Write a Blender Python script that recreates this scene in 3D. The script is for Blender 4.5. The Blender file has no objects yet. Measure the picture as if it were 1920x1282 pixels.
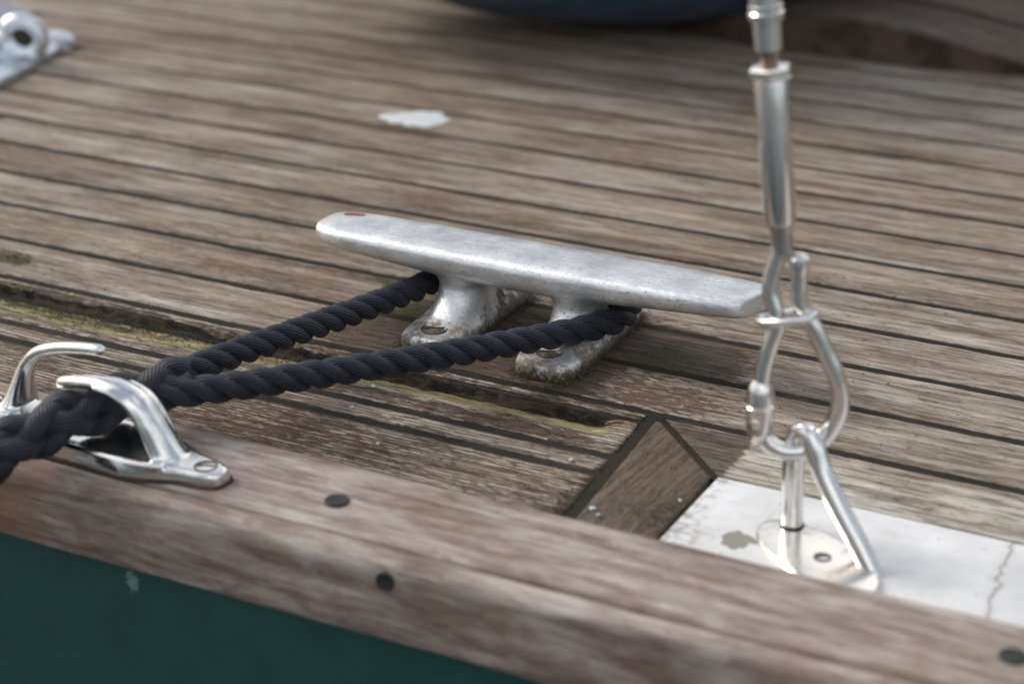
import bpy, bmesh, math, random
from math import sin, cos, pi, radians
from mathutils import Vector, Matrix, noise
random.seed(7)
C = bpy.context.scene

# ---------------------------------------------------------------- camera
cd = bpy.data.cameras.new("camera"); cam = bpy.data.objects.new("camera", cd)
C.collection.objects.link(cam); C.camera = cam
CAMLOC = Vector((0, -.82458, .42506))
cam.location = CAMLOC
cam.rotation_euler = (pi/2 - .41056, 0, .46765)
cd.sensor_width = 36; cd.lens = 69.68
cd.clip_start = .02; cd.clip_end = 2000
cd.dof.use_dof = True; cd.dof.focus_distance = 1.018; cd.dof.aperture_fstop = 5.6
cd.dof.aperture_blades = 9

# ---------------------------------------------------------------- sky and sun
W = bpy.data.worlds.new("World"); C.world = W; W.use_nodes = True
wn = W.node_tree.nodes; wl = W.node_tree.links
bg = wn["Background"]
sky = wn.new("ShaderNodeTexSky"); sky.sky_type = 'NISHITA'; sky.sun_disc = False
SUN_EL, SUN_AZ = radians(36), radians(-88)      # azimuth from +Y towards +X
sky.sun_elevation = SUN_EL; sky.sun_rotation = SUN_AZ
sky.dust_density = 4.0; sky.air_density = 1.0; sky.ozone_density = 1.0
# thin bright overcast: cloud veil mixed over the blue, densest overhead
tc = wn.new("ShaderNodeTexCoord"); cn = wn.new("ShaderNodeTexNoise"); cn.inputs['Scale'].default_value = 1.6
cn.inputs['Detail'].default_value = 4; wl.new(tc.outputs['Generated'], cn.inputs['Vector'])
cr = wn.new("ShaderNodeValToRGB"); wl.new(cn.outputs['Fac'], cr.inputs[0])
cr.color_ramp.elements[0].position = .38; cr.color_ramp.elements[0].color = (3.2, 4.0, 5.2, 1)
cr.color_ramp.elements[1].position = .62; cr.color_ramp.elements[1].color = (14.5, 14.4, 14.2, 1)
sx = wn.new("ShaderNodeSeparateXYZ"); wl.new(tc.outputs['Generated'], sx.inputs[0])
hr = wn.new("ShaderNodeMapRange"); wl.new(sx.outputs[2], hr.inputs[0])
hr.inputs[1].default_value = .02; hr.inputs[2].default_value = .45; hr.inputs[3].default_value = .08; hr.inputs[4].default_value = .85
mx = wn.new("ShaderNodeMix"); mx.data_type = 'RGBA'; wl.new(hr.outputs[0], mx.inputs[0])
wl.new(sky.outputs[0], mx.inputs[6]); wl.new(cr.outputs[0], mx.inputs[7])
wl.new(mx.outputs[2], bg.inputs[0]); bg.inputs[1].default_value = .10
sl = bpy.data.lights.new("sun", 'SUN'); sun = bpy.data.objects.new("sun", sl)
C.collection.objects.link(sun)
sl.energy = 2.2; sl.angle = radians(26); sl.color = (1, .94, .85)
sd = Vector((sin(SUN_AZ)*cos(SUN_EL), cos(SUN_AZ)*cos(SUN_EL), sin(SUN_EL)))
sun.rotation_euler = sd.to_track_quat('Z', 'Y').to_euler(); sun.location = sd*5
C.view_settings.view_transform = 'Standard'; C.view_settings.look = 'None'
C.view_settings.exposure = 0.2; C.view_settings.gamma = 1
C.render.engine = 'CYCLES'

# ---------------------------------------------------------------- node helpers
class NT:
    def __init__(s, name):
        s.m = bpy.data.materials.new(name); s.m.use_nodes = True
        s.n = s.m.node_tree.nodes; s.l = s.m.node_tree.links
        s.b = s.n["Principled BSDF"]
        s.co = s.n.new("ShaderNodeTexCoord").outputs['Object']
    def set(s, sock, v):
        if isinstance(v, bpy.types.NodeSocket): s.l.new(v, sock)
        elif v is not None: sock.default_value = v
    def p(s, **k):
        for a, v in k.items():
            s.set(s.b.inputs[a.replace('_', ' ')], v)
    def math(s, op, a, b=0., c=0., clamp=False):
        n = s.n.new("ShaderNodeMath"); n.operation = op; n.use_clamp = clamp
        s.set(n.inputs[0], a); s.set(n.inputs[1], b); s.set(n.inputs[2], c)
        return n.outputs[0]
    def attr(s, name):
        n = s.n.new("ShaderNodeAttribute"); n.attribute_name = name; return n.outputs['Fac']
    def vec(s, v, scale=(1, 1, 1), add=None, rot=(0, 0, 0)):
        n = s.n.new("ShaderNodeMapping"); s.set(n.inputs[0], v); n.inputs['Scale'].default_value = scale
        n.inputs['Rotation'].default_value = rot
        o = n.outputs[0]
        if add is not None:
            a = s.n.new("ShaderNodeVectorMath"); a.operation = 'ADD'
            c = s.n.new("ShaderNodeCombineXYZ")
            for i in range(3): s.set(c.inputs[i], add)
            s.l.new(o, a.inputs[0]); s.l.new(c.outputs[0], a.inputs[1]); o = a.outputs[0]
        return o
    def noise(s, v, scale=1, detail=4, rough=.55, dist=0):
        n = s.n.new("ShaderNodeTexNoise"); s.set(n.inputs['Vector'], v)
        n.inputs['Scale'].default_value = scale; n.inputs['Detail'].default_value = detail
        n.inputs['Roughness'].default_value = rough; n.inputs['Distortion'].default_value = dist
        return n.outputs['Fac']
    def ramp(s, f, stops, interp='LINEAR'):
        n = s.n.new("ShaderNodeValToRGB"); s.set(n.inputs[0], f); e = n.color_ramp.elements
        n.color_ramp.interpolation = interp
        while len(e) < len(stops): e.new(.5)
        for k, (q, c) in enumerate(stops):
            e[k].position = q
            e[k].color = (c, c, c, 1) if not hasattr(c, '__len__') else (*c, 1)
        return n.outputs[0]
    def step(s, f, a, b, lo=0, hi=1):
        n = s.n.new("ShaderNodeMapRange"); n.interpolation_type = 'SMOOTHSTEP'
        s.set(n.inputs[0], f); n.inputs[1].default_value = a; n.inputs[2].default_value = b
        n.inputs[3].default_value = lo; n.inputs[4].default_value = hi
        return n.outputs[0]
    def mix(s, f, a, b, mode='MIX'):
        n = s.n.new("ShaderNodeMix"); n.data_type = 'RGBA'; n.blend_type = mode
        s.set(n.inputs[0], f)
        for i, v in ((6, a), (7, b)):
            if hasattr(v, '__len__') and len(v) == 3: v = (*v, 1)
            s.set(n.inputs[i], v)
        return n.outputs[2]
    def bump(s, h, dist, strength=1, prev=None):
        n = s.n.new("ShaderNodeBump"); s.set(n.inputs['Height'], h)
        n.inputs['Distance'].default_value = dist; s.set(n.inputs['Strength'], strength)
        if prev is not None: s.l.new(prev, n.inputs['Normal'])
        return n.outputs[0]
    def sep(s, v):
        n = s.n.new("ShaderNodeSeparateXYZ"); s.set(n.inputs[0], v); return n.outputs

# ---------------------------------------------------------------- materials
def deck_wood():
    t = NT("weathered_deck_wood"); pid = t.attr('pid'); off = t.math('MULTIPLY', pid, 37.)
    tm = t.n.new("ShaderNodeMix"); tm.data_type = 'VECTOR'; t.set(tm.inputs[0], t.attr('turn'))
    t.set(tm.inputs[4], t.co); t.set(tm.inputs[5], t.vec(t.co, (1, 1, 1), rot=(0, 0, radians(94)))); co = tm.outputs[1]
    g1 = t.noise(t.vec(co, (26, 440, 80), off), 1, 6, .70, .10)      # fine grain, about a millimetre
    g2 = t.noise(t.vec(co, (9, 120, 30), off), 1, 6, .68, .15)         # broad figure of the board
    g3 = t.noise(t.vec(co, (16, 50, 20), off), 1, 6, .68)             # blotches
    g4 = t.noise(t.vec(co, (120, 950, 300), off), 1, 4, .7)          # fibres
    g5 = t.noise(t.vec(co, (900, 1200, 900)), 1, 2, .6)              # grit
    ridge = t.attr('ridge')
    rw = t.n.new("ShaderNodeTexWave"); rw.wave_type = 'BANDS'; rw.bands_direction = 'Y'
    t.set(rw.inputs['Vector'], t.vec(co, (.03, 1, .1), off)); rw.inputs['Scale'].default_value = 108
    rw.inputs['Distortion'].default_value = 2.2; rw.inputs['Detail'].default_value = 2; rw.inputs['Detail Scale'].default_value = 18
    rw.inputs['Detail Roughness'].default_value = .65
    rwm = t.math('MULTIPLY', t.step(rw.outputs[1], .48, .22), t.step(ridge, .4, .8))
    # colour
    c = t.ramp(g2, [(.30, (.130, .088, .064)), (.43, (.245, .193, .152)), (.55, (.39, .335, .282)), (.68, (.56, .51, .45))])
    c = t.mix(t.step(g3, .50, .66, 0, .6), c, (.50, .45, .39))
    c = t.mix(t.step(g3, .48, .34, 0, .6), c, (.165, .105, .070))
    tint = t.ramp(t.math('FRACT', t.math('MULTIPLY', pid, 7.31)), [(0, (.74, .70, .65)), (.35, (.97, .94, .88)), (.7, (1.10, 1.10, 1.05)), (1, (.84, .85, .86))])
    c = t.mix(1, c, tint, 'MULTIPLY')
    g7 = t.noise(t.vec(co, (3.5, 9, 5), off), 1, 4, .6)            # slow changes of tone along each board
    c = t.mix(1, c, t.ramp(g7, [(.36, (.72, .66, .62)), (.46, (.93, .90, .87)), (.54, (1.05, 1.06, 1.07)), (.64, (1.10, 1.16, 1.22))]), 'MULTIPLY')
    g8 = t.noise(t.vec(co, (9, 40, 9), t.math('ADD', off, 5.)), 1, 5, .7)
    c = t.mix(t.step(g8, .58, .70, 0, .35), c, (.28, .17, .125))     # reddish bare teak showing through
    groove = t.math('MAXIMUM', t.step(g1, .48, .40), rwm)                                     # eroded soft grain
    cr = t.step(g1, .40, .31)
    c = t.mix(t.math('MULTIPLY', groove, t.math('ADD', .16, t.math('MULTIPLY', ridge, .72))), c, (.072, .047, .032))
    c = t.mix(t.math('MULTIPLY', t.step(g4, .50, .64), t.math('ADD', .18, t.math('MULTIPLY', ridge, .3))), c, (.52, .47, .41))
    c = t.mix(t.math('MULTIPLY', t.step(g4, .47, .35), t.math('ADD', .22, t.math('MULTIPLY', ridge, .35))), c, (.09, .062, .045))
    # flakes of dark old surface
    fl = t.noise(t.vec(co, (130, 420, 200), off), 1, 5, .65, .6)
    flb = t.noise(t.vec(co, (14, 30, 20), off), 1, 3, .5)
    fa = t.attr('flake')
    fm = t.step(t.math('ADD', fl, t.math('ADD', t.math('MULTIPLY', flb, .35), t.math('MULTIPLY', fa, .28))), .80, .86)
    c = t.mix(t.math('MULTIPLY', fm, .85), c, t.mix(t.step(g5, .4, .6), (.065, .034, .022), (.13, .072, .048)))
    # dirt, damp brown
    da = t.math('ADD', t.attr('dirt'), t.math('MULTIPLY', t.math('SUBTRACT', t.noise(t.vec(co, (70, 190, 60)), 1, 7, .75), .5), 2.2))
    dm = t.step(da, .32, .62)
    c = t.mix(t.math('MULTIPLY', dm, .86), c, t.mix(t.step(t.math('ADD', t.math('MULTIPLY', g4, .5), t.math('MULTIPLY', g1, .5)), .40, .60), (.030, .020, .012), (.105, .066, .042)))
    # moss / algae and yellow bedding compound
    n6 = t.noise(t.vec(co, (90, 170, 90)), 1, 6, .7)
    mm = t.step(t.math('ADD', t.attr('moss'), t.math('MULTIPLY', t.math('SUBTRACT', n6, .5), 1.5)), .45, .75)
    ym = t.step(t.math('ADD', t.attr('putty'), t.math('MULTIPLY', t.math('SUBTRACT', n6, .5), 2.6)), .38, .6)
    c = t.mix(ym, c, t.mix(t.step(t.noise(t.vec(co, (40, 200, 100)), 1, 4), .3, .7), (.17, .135, .062), (.36, .305, .16)))
    c = t.mix(t.math('MULTIPLY', mm, .85), c, t.mix(t.step(g5, .38, .62), (.022, .026, .010), (.085, .085, .026)))
    blk = t.step(t.math('ADD', t.attr('rot'), t.math('MULTIPLY', t.math('SUBTRACT', n6, .5), .8)), .45, .65)
    c = t.mix(blk, c, t.mix(groove, (.035, .024, .013), (.010, .007, .005)))
    # sparse black specks
    sp = t.noise(t.vec(co, (260, 520, 300)), 1, 2, .5)
    c = t.mix(t.step(sp, .70, .745, 0, .8), c, (.03, .025, .02))
    t.p(Base_Color=c, Roughness=t.math('SUBTRACT', .82, t.math('MULTIPLY', dm, .12)), Specular_IOR_Level=.3)
    rs = t.math('ADD', .35, t.math('MULTIPLY', ridge, 1.0))
    n = t.bump(t.math('SUBTRACT', 1, groove), .0007, rs)
    n = t.bump(g4, .0005, .8, n); n = t.bump(cr, -.0008, .6, n); n = t.bump(fm, .0004, .6, n)
    n = t.bump(t.math('MULTIPLY', g5, t.math('ADD', t.math('ADD', mm, t.math('MULTIPLY', dm, .8)), .25)), .0009, .7, n)
    t.set(t.b.inputs['Normal'], n)
    return t.m

def rail_wood():
    t = NT("silvered_rail_wood"); co = t.co; off = t.math('MULTIPLY', t.attr('pid'), 17.)
    g1 = t.noise(t.vec(co, (12, 330, 330), off), 1, 5, .6, .3)
    g2 = t.noise(t.vec(co, (18, 130, 130), off), 1, 6, .68, .3)
    g3 = t.noise(t.vec(co, (38, 85, 85), off), 1, 6, .68, .4)
    g4 = t.noise(t.vec(co, (70, 900, 900), off), 1, 3, .6)
    c = t.ramp(g2, [(.32, (.115, .078, .058)), (.45, (.215, .168, .138)), (.57, (.345, .295, .258)), (.72, (.50, .455, .42))])
    c = t.mix(t.step(g3, .50, .32, 0, .7), c, (.19, .115, .086))
    c = t.mix(t.step(g3, .52, .72, 0, .5), c, (.47, .42, .385))
    c = t.mix(t.step(g1, .45, .33, 0, .5), c, (.12, .08, .06))
    c = t.mix(t.step(g4, .55, .7, 0, .25), c, (.5, .45, .41))
    c = t.mix(t.attr('weather_shade'), c, t.mix(1, c, (.60, .53, .48), 'MULTIPLY'))  # weathering and shade of the strake's front face, put into the colour
    rust = t.step(t.math('ADD', t.attr('rust'), t.math('MULTIPLY', t.math('SUBTRACT', g3, .5), 2.4)), .35, .75)
    c = t.mix(t.math('MULTIPLY', rust, .6), c, (.21, .105, .062))
    t.p(Base_Color=c, Roughness=.72, Specular_IOR_Level=.35)
    n = t.bump(g1, .0007, .55); n = t.bump(g4, .0004, .6, n); n = t.bump(g2, .001, .5, n)
    t.set(t.b.inputs['Normal'], n)
    return t.m

def caulk():
    t = NT("black_caulking"); co = t.co
    a = t.noise(t.vec(co, (300, 300, 300)), 1, 5, .65); b = t.noise(t.vec(co, (30, 90, 60)), 1, 4, .6)
    c = t.ramp(b, [(.35, (.017, .016, .015)), (.6, (.028, .026, .024)), (.78, (.065, .056, .047))])
    c = t.mix(t.step(a, .62, .76, 0, .5), c, (.10, .085, .07))
    c = t.mix(t.step(t.math('ADD', t.attr('dirt'), t.math('MULTIPLY', a, .6)), .7, 1.3, 0, .6), c, (.032, .025, .015))
    t.p(Base_Color=c, Roughness=.85, Specular_IOR_Level=.15)
    t.set(t.b.inputs['Normal'], t.bump(a, .0014, 1.))
    return t.m

def cast_metal():
    t = NT("worn_cast_aluminium"); co = t.co
    x, y, z = t.sep(co)
    a = t.noise(co, 55, 6, .65); b = t.noise(co, 420, 4, .6)
    br = t.noise(t.vec(co, (70, 1500, 1500)), 1, 4, .65, .3)
    pit = t.noise(t.vec(co, (650, 650, 650)), 1, 3, .55)
    c = t.ramp(a, [(.30, (.62, .63, .64)), (.5, (.74, .75, .76)), (.7, (.86, .86, .86))])
    c = t.mix(t.step(br, .54, .70, 0, .4), c, (.42, .40, .38))
    sc = t.noise(t.vec(co, (45, 260, 260), rot=(0, 0, radians(38))), 1, 6, .75, 1.2)
    c = t.mix(t.step(t.math('ABSOLUTE', t.math('SUBTRACT', sc, .5)), .014, .002, 0, .6), c, (.22, .20, .19))
    pm = t.step(t.math('ADD', pit, t.math('MULTIPLY', a, .30)), .835, .875)
    c = t.mix(pm, c, (.07, .055, .045))
    bl = t.step(t.noise(t.vec(co, (60, 200, 200)), 1, 4, .7), .66, .72, 0, .5)
    c = t.mix(bl, c, (.30, .31, .33))
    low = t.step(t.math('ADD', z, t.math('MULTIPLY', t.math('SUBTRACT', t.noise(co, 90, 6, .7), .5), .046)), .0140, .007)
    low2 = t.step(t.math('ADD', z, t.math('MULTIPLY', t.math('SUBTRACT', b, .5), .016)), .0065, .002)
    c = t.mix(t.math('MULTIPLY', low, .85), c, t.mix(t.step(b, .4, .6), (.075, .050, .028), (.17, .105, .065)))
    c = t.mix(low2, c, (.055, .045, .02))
    rz = t.step(t.noise(t.vec(co, (40, 40, 40)), 1, 5, .7), .60, .70, 0, .35)
    c = t.mix(t.math('MULTIPLY', rz, t.step(z, .045, .03)), c, (.40, .27, .18))
    # old rubbed rust at the horn ends
    re = t.step(t.math('ADD', t.math('ABSOLUTE', t.math('ADD', x, .437)), t.math('MULTIPLY', t.math('SUBTRACT', t.noise(co, 120, 5, .7), .5), .03)), .116, .128, 0, .35)
    c = t.mix(t.math('MULTIPLY', re, t.step(x, -.43, -.45)), c, (.50, .33, .24))
    nonmet = t.math('MAXIMUM', t.math('MAXIMUM', pm, t.math('MULTIPLY', low, .9)), low2)
    t.p(Base_Color=c, Metallic=t.math('SUBTRACT', .80, t.math('MULTIPLY', nonmet, .8)),
        Roughness=t.math('ADD', .30, t.math('ADD', t.math('MULTIPLY', a, .28), t.math('MULTIPLY', nonmet, .3))))
    n = t.bump(b, .0004, .5); n = t.bump(a, .0014, .35, n); n = t.bump(pm, -.0006, .8, n); n = t.bump(br, .0002, .4, n)
    t.set(t.b.inputs['Normal'], n)
    return t.m

def steel(name, col=(.74, .73, .71), rough=.14, stain=.35, zr=None):
    t = NT(name); co = t.co
    a = t.noise(co, 70, 5, .6); b = t.noise(co, 500, 3, .6)
    st = t.step(t.noise(co, 110, 5, .7), .54, .72, 0, stain)
    c = t.mix(st, col, (.48, .30, .18))
    t.p(Base_Color=c, Metallic=1., Roughness=t.math('ADD', t.math('ADD', rough-.05, t.math('MULTIPLY', a, .14)), t.math('MULTIPLY', st, .25)))
    t.set(t.b.inputs['Normal'], t.bump(b, .00012, .35, t.bump(a, .0007, .3)))
    return t.m

def rope_mat():
    t = NT("navy_rope_fibre")
    uv = t.n.new("ShaderNodeTexCoord").outputs['UV']
    w = t.n.new("ShaderNodeTexWave"); w.wave_type = 'BANDS'; w.bands_direction = 'X'
    t.set(w.inputs['Vector'], t.vec(uv, (1, 1, 1), rot=(0, 0, radians(0))))
    w.inputs['Scale'].default_value = 5.0; w.inputs['Distortion'].default_value = .5
    w.inputs['Detail'].default_value = 2; w.inputs['Detail Scale'].default_value = 1.2
    f = t.noise(t.vec(uv, (160, 9, 1)), 1, 4, .6)
    a = t.noise(t.co, 130, 4, .6)
    g = t.noise(t.co, 1400, 2, .5)
    c = t.ramp(a, [(.3, (.005, .007, .016)), (.6, (.012, .0165, .033)), (.8, (.028, .034, .054))])
    c = t.mix(t.step(w.outputs[1], .45, .05, 0, .6), c, (.004, .005, .008))
    c = t.mix(t.step(f, .55, .8, 0, .35), c, (.035, .040, .055))
    x, y, z = t.sep(t.co)
    c = t.mix(t.step(t.math('ADD', y, t.math('MULTIPLY', a, .06)), -.08, -.15, 0, .55), c, (.020, .021, .030))
    t.p(Base_Color=c, Roughness=.5, Specular_IOR_Level=.45, Sheen_Weight=.04, Sheen_Roughness=.4)
    n = t.bump(w.outputs[1], .0006, .9); n = t.bump(f, .0003, .5, n); n = t.bump(g, .0003, .4, n)
    t.set(t.b.inputs['Normal'], n)
    return t.m

def gelcoat_pad():
    t = NT("white_gelcoat"); co = t.co
    x, y, z = t.sep(co)
    a = t.noise(co, 35, 5, .6); b = t.noise(co, 260, 4, .6)
    c = t.ramp(a, [(.3, (.56, .55, .545)), (.6, (.70, .69, .69)), (.8, (.76, .76, .77))])
    c = t.mix(t.step(b, .63, .72, 0, .6), c, (.30, .28, .25))
    edge = t.step(t.math('ADD', x, t.math('MULTIPLY', t.math('SUBTRACT', a, .5), .05)), -.262, -.286, 0, .7)
    c = t.mix(t.math('MULTIPLY', edge, t.step(b, .42, .6)), c, (.16, .15, .12))
    # grey chip through the gelcoat
    dx = t.math('ADD', x, .2535); dy = t.math('ADD', y, .1035)
    r = t.math('SQRT', t.math('ADD', t.math('MULTIPLY', dx, dx), t.math('MULTIPLY', t.math('MULTIPLY', dy, dy), .7)))
    r = t.math('ADD', r, t.math('MULTIPLY', t.math('SUBTRACT', t.noise(co, 160, 4, .6), .5), .012))
    chip = t.step(r, .0068, .0058)
    c = t.mix(chip, c, (.25, .235, .21))
    # crack wandering across the pad
    q = t.math('ADD', t.math('ADD', x, .1436), t.math('MULTIPLY', t.math('ADD', y, .078), .10))
    q = t.math('ADD', q, t.math('MULTIPLY', t.math('SUBTRACT', t.noise(t.vec(co, (25, 75, 25)), 1, 4, .6), .5), .02))
    ck = t.step(t.math('ABSOLUTE', q), .0008, .0001)
    c = t.mix(t.math('MULTIPLY', ck, .7), c, (.24, .21, .18))
    c = t.mix(t.step(t.math('ABSOLUTE', q), .006, .0, 0, .3), c, (.5, .46, .42))
    t.p(Base_Color=c, Roughness=t.math('ADD', .38, t.math('MULTIPLY', chip, .3)), Specular_IOR_Level=.4)
    n = t.bump(b, .0003, .4); n = t.bump(ck, -.001, .8, n); n = t.bump(chip, -.0006, .8, n)
    t.set(t.b.inputs['Normal'], n)
    return t.m

def paint(name, col, rough=.3, vary=.15, coat=0., met=0., bump=.0004, sc=60):
    t = NT(name); a = t.noise(t.co, sc, 5, .6); b = t.noise(t.co, sc*8, 3, .6)
    d = tuple(k*(1-vary) for k in col); u = tuple(min(1, k*(1+vary)) for k in col)
    t.p(Base_Color=t.mix(t.step(a, .35, .65), d, u), Roughness=t.math('ADD', rough, t.math('MULTIPLY', t.math('SUBTRACT', a, .5), .15)),
        Coat_Weight=coat, Coat_Roughness=.08, Metallic=met)
    t.set(t.b.inputs['Normal'], t.bump(b, bump, .5))
    return t.m

M_DECK = deck_wood(); M_RAIL = rail_wood(); M_CAULK = caulk(); M_CAST = cast_metal(); M_ROPE = rope_mat()
M_STEEL = steel("polished_stainless"); M_STEELW = steel("stained_stainless", (.80, .76, .71), .18, .6)
M_BRONZE = paint("rusty_bronze_thread", (.34, .26, .20), .4, .4, 0, .9)
M_SCREW = paint("grimy_screw_head", (.11, .085, .062), .65, .5, 0, .1, .0004, 300)
M_SWAGE = steel("dull_grey_steel", (.42, .42, .41), .35, .3)
M_PAD = gelcoat_pad()
M_SLOT = paint("dark_grime_and_shade", (.03, .022, .015), .8)  # also serves as painted shade under the fairlead and in the chock eye
M_PLUG = paint("black_bung", (.010, .010, .011), .6, bump=.0001)

# ---------------------------------------------------------------- mesh helpers
def link(name, verts, faces, mat, parent=None, smooth=True, attrs=None, uvs=None):
    me = bpy.data.meshes.new(name); me.from_pydata([tuple(v) for v in verts], [], faces)
    me.update()
    if mat: me.materials.append(mat)
    if smooth:
        me.polygons.foreach_set('use_smooth', [True]*len(me.polygons))
        if len(verts) < 9000: me.set_sharp_from_angle(angle=radians(32))
    for k, vals in (attrs or {}).items():
        a = me.attributes.new(k, 'FLOAT', 'POINT'); a.data.foreach_set('value', vals)
    if uvs is not None:
        u = me.uv_layers.new(name='UVMap'); flat = []
        for poly in me.polygons:
            flat += [c for q in uvs[poly.index] for c in q]
        u.data.foreach_set('uv', flat)
    o = bpy.data.objects.new(name, me); C.collection.objects.link(o)
    if parent: o.parent = parent; o.matrix_parent_inverse = parent.matrix_world.inverted()
    return o
def tag(o, label=None, cat=None, group=None, kind=None):
    if label: o['label'] = label
    if cat: o['category'] = cat
    if group: o['group'] = group
    if kind: o['kind'] = kind
    return o
def empty(name, loc, **k):
    o = bpy.data.objects.new(name, None); C.collection.objects.link(o); o.location = loc
    o.matrix_world = Matrix.Translation(loc); o.empty_display_size = .01
    return tag(o, **k)
def loft(rings, cap=True):
    """closed rings of equal length -> verts, faces"""
    n = len(rings[0]); V = [v for r in rings for v in r]; F = []
    for i in range(len(rings)-1):
        for j in range(n):
            k = (j+1) % n
            F.append((i*n+j, i*n+k, (i+1)*n+k, (i+1)*n+j))
    if cap:
        F.append(tuple(range(n-1, -1, -1))); b = (len(rings)-1)*n
        F.append(tuple(range(b, b+n)))
    return V, F
class Mesh:
    def __init__(s): s.v = []; s.f = []
    def add(s, vf):
        b = len(s.v); s.v += [Vector(v) for v in vf[0]]; s.f += [tuple(i+b for i in f) for f in vf[1]]; return s
    def xf(s, m): s.v = [m @ v for v in s.v]; return s
    def go(s, name, mat, parent=None, smooth=True, **k): return link(name, s.v, s.f, mat, parent, smooth, **k)
def sup(t, p):
    c, q = cos(t), sin(t)
    return (abs(c)**p)*(1 if c >= 0 else -1), (abs(q)**p)*(1 if q >= 0 else -1)
def frames(P):
    T = []
    for i in range(len(P)):
        a = P[max(0, i-1)]; b = P[min(len(P)-1, i+1)]; T.append((b-a).normalized())
    up = Vector((0, 0, 1)) if abs(T[0].z) < .9 else Vector((0, 1, 0))
    N = (up - T[0]*up.dot(T[0])).normalized(); out = []
    for t in T:
        N = (N - t*N.dot(t)).normalized(); out.append((t, N, t.cross(N)))
    return out
def spline(pts, per=10):
    P = [Vector(p) for p in pts]; out = []
    n = len(P)
    for i in range(n-1):
        p0 = P[max(0, i-1)]; p1 = P[i]; p2 = P[i+1]; p3 = P[min(n-1, i+2)]
        for k in range(per):
            t = k/per
            out.append(.5*((2*p1)+(p2-p0)*t+(2*p0-5*p1+4*p2-p3)*t*t+(-p0+3*p1-3*p2+p3)*t**3))
    out.append(P[-1]); return out
def tube(P, r, n=16, rb=None):
    """P points, r radius or list (rb second radius list along the binormal)"""
    P = [Vector(p) for p in P]; fr = frames(P); R = []
    for i, (p, (t, N, B)) in enumerate(zip(P, fr)):
        a = r[i] if hasattr(r, '__len__') else r
        b = (rb[i] if hasattr(rb, '__len__') else rb) if rb else a
        R.append([p + N*a*cos(2*pi*j/n) + B*b*sin(2*pi*j/n) for j in range(n)])
    return loft(R)
def lathe_axis(A, B, prof, n=40):
    """profile [(t along axis in metres from A, radius)]"""
    A = Vector(A); d = (Vector(B)-A).normalized(); u = d.orthogonal().normalized(); w = d.cross(u)
    return loft([[A + d*t + (u*cos(2*pi*j/n)+w*sin(2*pi*j/n))*r for j in range(n)] for t, r in prof])
def N3(x, y, z=0): return noise.noise(Vector((x, y, z)))
def sst(a, b, x):
    t = max(0, min(1, (x-a)/(b-a))); return t*t*(3-2*t)

# ---------------------------------------------------------------- teak deck
def masks(x, y):
    # brown damp wood round the cleat feet
    d1 = math.hypot((x+.482)/.062, (y-.035)/.060); d2 = math.hypot((x+.388)/.078, (y-.058)/.072)
    d3 = math.hypot((x+.44)/.075, (y-.08)/.05)
    dirt = max(1-sst(.55, 1.35, d1), 1-sst(.55, 1.35, d2), .95*(1-sst(.5, 1.3, d3)))
    bi = math.floor(y/.05)
    if bi == 0: dirt *= 1-sst(-.385, -.365, x)*.85
    elif bi == 1: dirt = max(dirt, .95*sst(-.44, -.42, x)*(1-sst(-.345, -.315, x)))
    elif bi == 2: dirt *= .45
    dirt *= .62 + .45*N3(math.floor(y/.05)*3.7, 2.2, 1.1) + .35*N3(x*20, y*55, 8) + .30
    dirt = max(dirt, 1.08*sst(-.345, -.33, x)*(1-sst(-.288, -.278, x))*(1-sst(-.012, .0, y)))   # margin board
    dirt = max(dirt, .55*(1-sst(.0, .35, abs(y+.040)/.03))*sst(-.56, -.5, x)*(1-sst(-.36, -.34, x)))
    moss = .74*max(1-sst(.3, 1.0, math.hypot((x+.356)/.034, (y-.062)/.038)), 1-sst(.3, 1., math.hypot((x+.50)/.03, (y-.06)/.04)),
               1-sst(.3, 1., math.hypot((x+.43)/.035, (y-.095)/.04)), 1-sst(.2, 1., math.hypot((x+.535)/.04, (y-.095)/.02)))
    moss = max(moss, .52*(1-sst(.1, 1., math.hypot((x+.296)/.030, (y+.098)/.05))))
    if -.33 < x < -.285 and y < -.01: moss = max(moss, .16)
    moss = max(moss, .8*(1-sst(.3, 1., math.hypot((x+.762)/.03, (y-.022)/.014))))
    moss = max(moss, .55*(1-sst(.3, 1., math.hypot((x+.338)/.012, (y+.100)/.012))))
    flake = .95*max(0, 1-math.hypot((x+.350)/.075, (y-.018)/.040)) + .75*max(0, 1-math.hypot((x+.47)/.22, (y+.095)/.05))
    flake = max(flake, .8*max(0, 1-math.hypot((x+.40)/.1, (y+.044)/.02)))
    flake -= .3*sst(.15, .5, y)
    return dirt, moss, flake

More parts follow.
